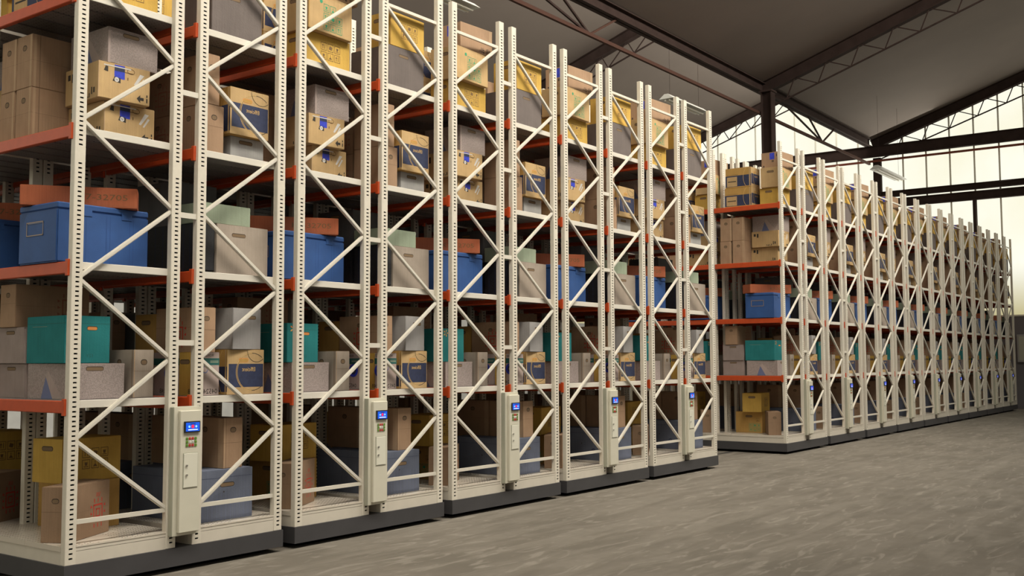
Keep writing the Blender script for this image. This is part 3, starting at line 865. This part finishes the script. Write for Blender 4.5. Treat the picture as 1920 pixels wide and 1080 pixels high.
# the load of one bay: builder, x0, x1, y0, y1, z0, z1, rotation (deg), name, category, look, place
D0, S1, S2, S3, S4 = 0.3655, 1.5565, 2.7205, 3.8755, 5.0505
e = 0.0008
CB = ('cardboard_box', 'box')
ITEMS = [
 # floor deck
 (b_emblem, dict(c='card_brown', m='ink_red', fc=(0.70, 0.42)), None, None, None, None, D0, 0.828, 28.5, CB, 'reddish brown carton with a red square mark', 'deck', (0.130, 0.150, 0.65, 0.255)),
 (b_yellow, dict(c='card_ochre', icons='greenL'), 0.50, 0.965, 0.71, 1.30, D0, 0.800, 0, CB, 'ochre carton with green symbols under the yellow box', 'deck'),
 (b_yellow, dict(), None, None, None, None, 0.8005, 1.190, 8, CB, 'yellow carton with an oval handle hole', 'deck', (0.355, 0.66, 0.645, 0.40)),
 (b_slate, dict(), 1.42, 2.06, 0.15, 1.20, D0, 0.845, 0, ('storage_box', 'box'), 'large slate-blue ribbed box with a handle hole', 'deck'),
 (b_tan, dict(), 1.74, 1.97, 0.20, 0.77, 0.846, 1.330, 0, CB, 'tall tan carton standing on the slate-blue box', 'deck'),
 (b_tan, dict(hf=False), 1.74, 1.97, 0.78, 1.36, 0.846, 1.330, 0, CB, 'tall tan carton behind another on slate-blue box', 'deck'),
 # first shelf
 (b_grey, dict(c='pebble_grey', tri=True), 0.13, 0.657, 0.205, 0.87, S1, 1.865, 0, CB, 'pebbly grey carton with slate triangle under teal box', 's1'),
 (b_teal, dict(), None, None, None, None, 1.8655, 2.275, -2, CB, 'teal carton with an orange handle hole', 's1', (0.105, 0.255, 0.425, 0.64)),
 (b_tall, dict(c='card_beige'), 0.725, 0.93, 0.17, 0.62, S1, 1.985, 0, CB, 'narrow beige upright carton beside the pebbly grey box', 's1'),
 (b_grey, dict(hl=True), 0.14, 0.70, 0.93, 1.40, S1, 1.865, 0, CB, 'lower pinkish grey carton behind the teal box', 's1'),
 (b_grey, dict(hl=True), 0.12, 0.64, 0.93, 1.39, 1.8655, 2.190, 0, CB, 'upper pinkish grey carton behind the teal box', 's1'),
 (b_emblem, dict(c='card_tan', m='ink_dullred', fc=(0.72, 0.5)), 0.10, 0.82, 1.05, 1.32, 2.1905, 2.578, 0, CB, 'long tan carton topping the grey cartons', 's1'),
 (b_pinkprint, dict(), 1.35, 1.585, 0.08, 0.20, S1, 1.965, 0, CB, 'thin pale pink printed carton with a teal band', 's1'),
 (b_yellow, dict(icons=None), 1.35, 1.56, 0.205, 0.38, S1, 1.965, 0, CB, 'narrow yellow carton behind the thin pink one', 's1'),
 (b_pinkprint, dict(), 1.35, 1.58, 0.385, 0.78, S1, 1.965, 0, CB, 'deeper pale pink carton with a blue disc', 's1'),
 (b_tan, dict(c='card_brown', hf=False), 1.35, 1.80, 0.79, 1.30, S1, 1.965, 0, CB, 'plain brown carton at the back of right half', 's1'),
 (b_yellow, dict(c='card_ochre', icons=None), 1.40, 1.75, 0.82, 1.17, 1.9655, 2.345, 0, CB, 'ochre carton with a handle hole, upper back', 's1'),
 (b_emblem, dict(c='card_tan', m='ink_red', face='L', fc=(0.55, 0.40)), 1.38, 1.59, 0.15, 0.80, 1.9655, 2.392, 0, CB, 'long tan carton with red square mark, upper row', 's1'),
 (b_efficient, dict(), 1.715, 2.165, 0.13, 0.58, S1, 1.993, 0, CB, 'yellow and navy carton reading Efficient backwards', 's1'),
 (b_grey, dict(c='card_grey', rim=False, hv=0.78, hx=0.6), None, None, None, None, 1.9935, 2.397, 8, CB, 'plain grey carton standing on the navy printed one', 's1', (1.745, 0.09, 0.395, 0.42)),
 # second shelf
 (b_crate, dict(), -0.02, 0.865, 0.195, 0.81, S2, 3.235, 0, ('lidded_crate', 'crate'), 'large blue plastic crate with a lid', 's2'),
 (b_flat, dict(c='card_rust', t='K7-32705'), None, None, None, None, 3.2355, 3.415, -36, ('flat_box', 'box'), 'long flat rust-orange box lying on the blue crate', 's2', (0.285, 0.375, 0.96, 0.30)),
 (b_case, dict(), 1.40, 1.555, 0.12, 0.61, S2, 3.205, 0, ('hard_case', 'case'), 'black pebbled case under the mint green box', 's2'),
 (b_case, dict(), 1.40, 1.90, 0.62, 1.24, S2, 3.205, 0, ('hard_case', 'case'), 'black case at back under dark grey box', 's2'),
 (b_grey, dict(c='card_beige', rim=False, hv=0.80, hx=0.42), 1.56, 2.19, 0.12, 0.605, S2, 3.203, 0, CB, 'grey-beige carton with an oval handle hole', 's2'),
 (b_flat, dict(c='card_mint'), 1.41, 1.99, 0.15, 0.60, 3.2057, 3.398, 0, ('flat_box', 'box'), 'flat pale mint green box across two boxes', 's2'),
 (b_grey, dict(c='card_darkgrey', rim=False, hf=False, hl=True), 1.42, 1.95, 0.63, 1.22, 3.2057, 3.650, 0, CB, 'dark grey carton at back with a handle hole', 's2'),
 # third shelf
 (b_tan, dict(hf=False), 0.08, 0.62, 0.85, 1.11, S3, 4.345, 0, CB, 'lower tall tan carton, front of the four', 's3'),
 (b_tan, dict(hf=False), 0.08, 0.62, 0.85, 1.11, 4.3455, 4.830, 0, CB, 'upper tall tan carton, front of the four', 's3'),
 (b_tan, dict(hf=False), 0.08, 0.62, 1.14, 1.39, S3, 4.345, 0, CB, 'lower tall tan carton, back of the four', 's3'),
 (b_tan, dict(hf=False), 0.08, 0.62, 1.12, 1.38, 4.3455, 4.830, 0, CB, 'upper tall tan carton, back of the four', 's3'),
 (b_blue_print, dict(), 0.44, 0.955, 0.27, 0.85, S3, 4.205, 0, CB, 'lower taped carton with a bright blue patch', 's3'),
 (b_blue_print, dict(), None, None, None, None, 4.2055, 4.535, -4, CB, 'upper taped carton with a bright blue patch', 's3', (0.34, 0.215, 0.50, 0.60)),
 (b_grey, dict(c='pebble_grey', tri=True), 0.425, 0.935, 0.21, 0.81, 4.5355, 4.862, 0, CB, 'pebbly pink-grey carton on the blue-patched boxes', 's3'),
 (b_tall, dict(), 1.38, 1.61, 0.10, 0.58, S3, 4.338, 0, CB, 'lower upright tan carton with a round handle hole', 's3'),
 (b_tall, dict(), 1.38, 1.555, 0.10, 0.58, 4.3385, 4.830, 0, CB, 'upper upright tan carton with a round handle hole', 's3'),
 (b_emblem, dict(c='card_brown', m='ink_dullred', face='L'), 1.40, 1.75, 0.615, 1.12, S3, 4.300, 0, CB, 'lower brown carton with a faint red mark', 's3'),
 (b_emblem, dict(c='card_brown', m='ink_dullred', face='L'), 1.40, 1.75, 0.615, 1.08, 4.3005, 4.730, 0, CB, 'upper brown carton with a faint red mark', 's3'),
 (b_grey, dict(c='card_white', rim=False, hv=0.78), 1.755, 2.17, 0.18, 0.60, S3, 4.100, 0, CB, 'whitish grey carton under the navy printed box', 's3'),
 (b_efficient, dict(), 1.69, 2.17, 0.11, 0.58, 4.1005, 4.570, 0, CB, 'yellow and navy Efficient carton on a whitish box', 's3'),
 # top shelf
 (b_yellow, dict(), 0.25, 0.90, 0.17, 0.56, S4, 5.410, 0, CB, 'yellow carton at the bottom of the front pile', 's4'),
 (b_yellow, dict(c='card_light', icons='green'), None, None, None, None, 5.4105, 5.825, 2, CB, 'light brown carton with green symbols, mid pile', 's4', (0.21, 0.09, 0.665, 0.42)),
 (b_brownprint, dict(), None, None, None, None, 5.8255, 6.165, -4, CB, 'brown carton with black lettering topping the front pile', 's4', (0.34, 0.14, 0.61, 0.42)),
 (b_efficient, dict(), 0.10, 0.56, 0.68, 1.27, S4, 5.455, 0, CB, 'lower navy printed carton at the back', 's4'),
 (b_efficient, dict(), 0.10, 0.54, 0.68, 1.25, 5.4555, 5.870, 0, CB, 'upper navy printed carton at the back', 's4'),
 (b_grey, dict(c='card_taupe', rim=False, hv=0.80, hx=0.42), 1.44, 2.055, 0.09, 0.70, S4, 5.530, 0, CB, 'large taupe carton under the yellow one', 's4'),
 (b_yellow, dict(), 1.47, 2.06, 0.09, 0.48, 5.5305, 5.935, 0, CB, 'yellow carton with black symbols on taupe carton', 's4'),
]
SH = {'deck': 'base deck', 's1': 'first shelf', 's2': 'second shelf', 's3': 'third shelf', 's4': 'top shelf'}

protos = []
for it in ITEMS:
    fn, kw_, x0, x1, y0, y1, z0, z1, rot, (nm, cat), look, place = it[:12]
    if x0 is None:
        cx, cy, w_, d = it[12]                     # near-left corner, width, depth
        a = radians(rot)
        ox = cx+cos(a)*w_/2-sin(a)*d/2; oy = cy+sin(a)*w_/2+cos(a)*d/2
        if fn is b_flat and rot < 0:               # given by the centre of its front face
            ox = cx-sin(a)*d/2; oy = cy+cos(a)*d/2
    else:
        w_, d = x1-x0, y1-y0; ox, oy = (x0+x1)/2, (y0+y1)/2
    h = z1-z0-0.0005
    m = fn(w_-0.002, d-0.002, h, **kw_)
    lid = top_lid(m, w_-0.02, d-0.02, h, 'crate_blue') if fn is b_crate else None
    protos.append((m, lid, nm, cat, look, place, ox, oy, z0, rot))

INDIV = set()
for k in range(14):
    for b in range(NB):
        if b == 0 and k <= 7: INDIV.add((k, b))
rest = MB()
count = {}
kinds_total = {}
def add_rest(m, M):
    n = len(rest.v)
    rest.v += [tuple(M @ Vector(v)) for v in m.v]
    remap = [rest.mi(x) for x in m.mats]
    for f, mm in zip(m.f, m.m):
        rest.f.append(tuple(i+n for i in f)); rest.m.append(remap[mm])
rr = random.Random(5)
carts = 0
for pi_, (m, lid, nm, cat, look, place, ox, oy, z0, rot) in enumerate(protos):
    proto = None
    for k in range(14):
        for b in range(NB):
            X = rack_x(k)
            ang = radians(rot)
            loc = (X+ox, b*BAY+oy, z0)
            single = nm != 'cardboard_box' and (b == 0 or (b == 1 and k == 0))
            if nm == 'cardboard_box': single = (k, b) in INDIV
            if single:
                if proto is None:
                    o = m.build(nm)
                    if lid: kid(o, lid.build('lid'))
                    proto = o
                else:
                    o = copy_tree(proto)
                o.location = loc; o.rotation_euler = (0, 0, ang)
                lab = '%s, %s, %s%s' % (look, SH[place], RS[k], ', back bay' if b else '')
                grp = {'cardboard_box': 'cardboard boxes on the racks', 'storage_box': 'slate-blue boxes on the base decks', 'lidded_crate': 'blue crates on the second shelves',
                       'flat_box': 'flat boxes on the second shelves', 'hard_case': 'black cases on the second shelves'}[nm]
                tag(o, lab, cat, grp)
            else:
                if b == 2 and (place == 'deck' or z0 in (2.1905, 1.9655)): continue
                M = Matrix.Translation(loc) @ Matrix.Rotation(ang, 4, 'Z')
                add_rest(m, M)
                if lid: add_rest(lid, M)
o = rest.build('stacked_boxes')
tag(o, 'mass of further boxes deep inside the racks and on the farthest racks', 'boxes')
o['kind'] = 'stuff'
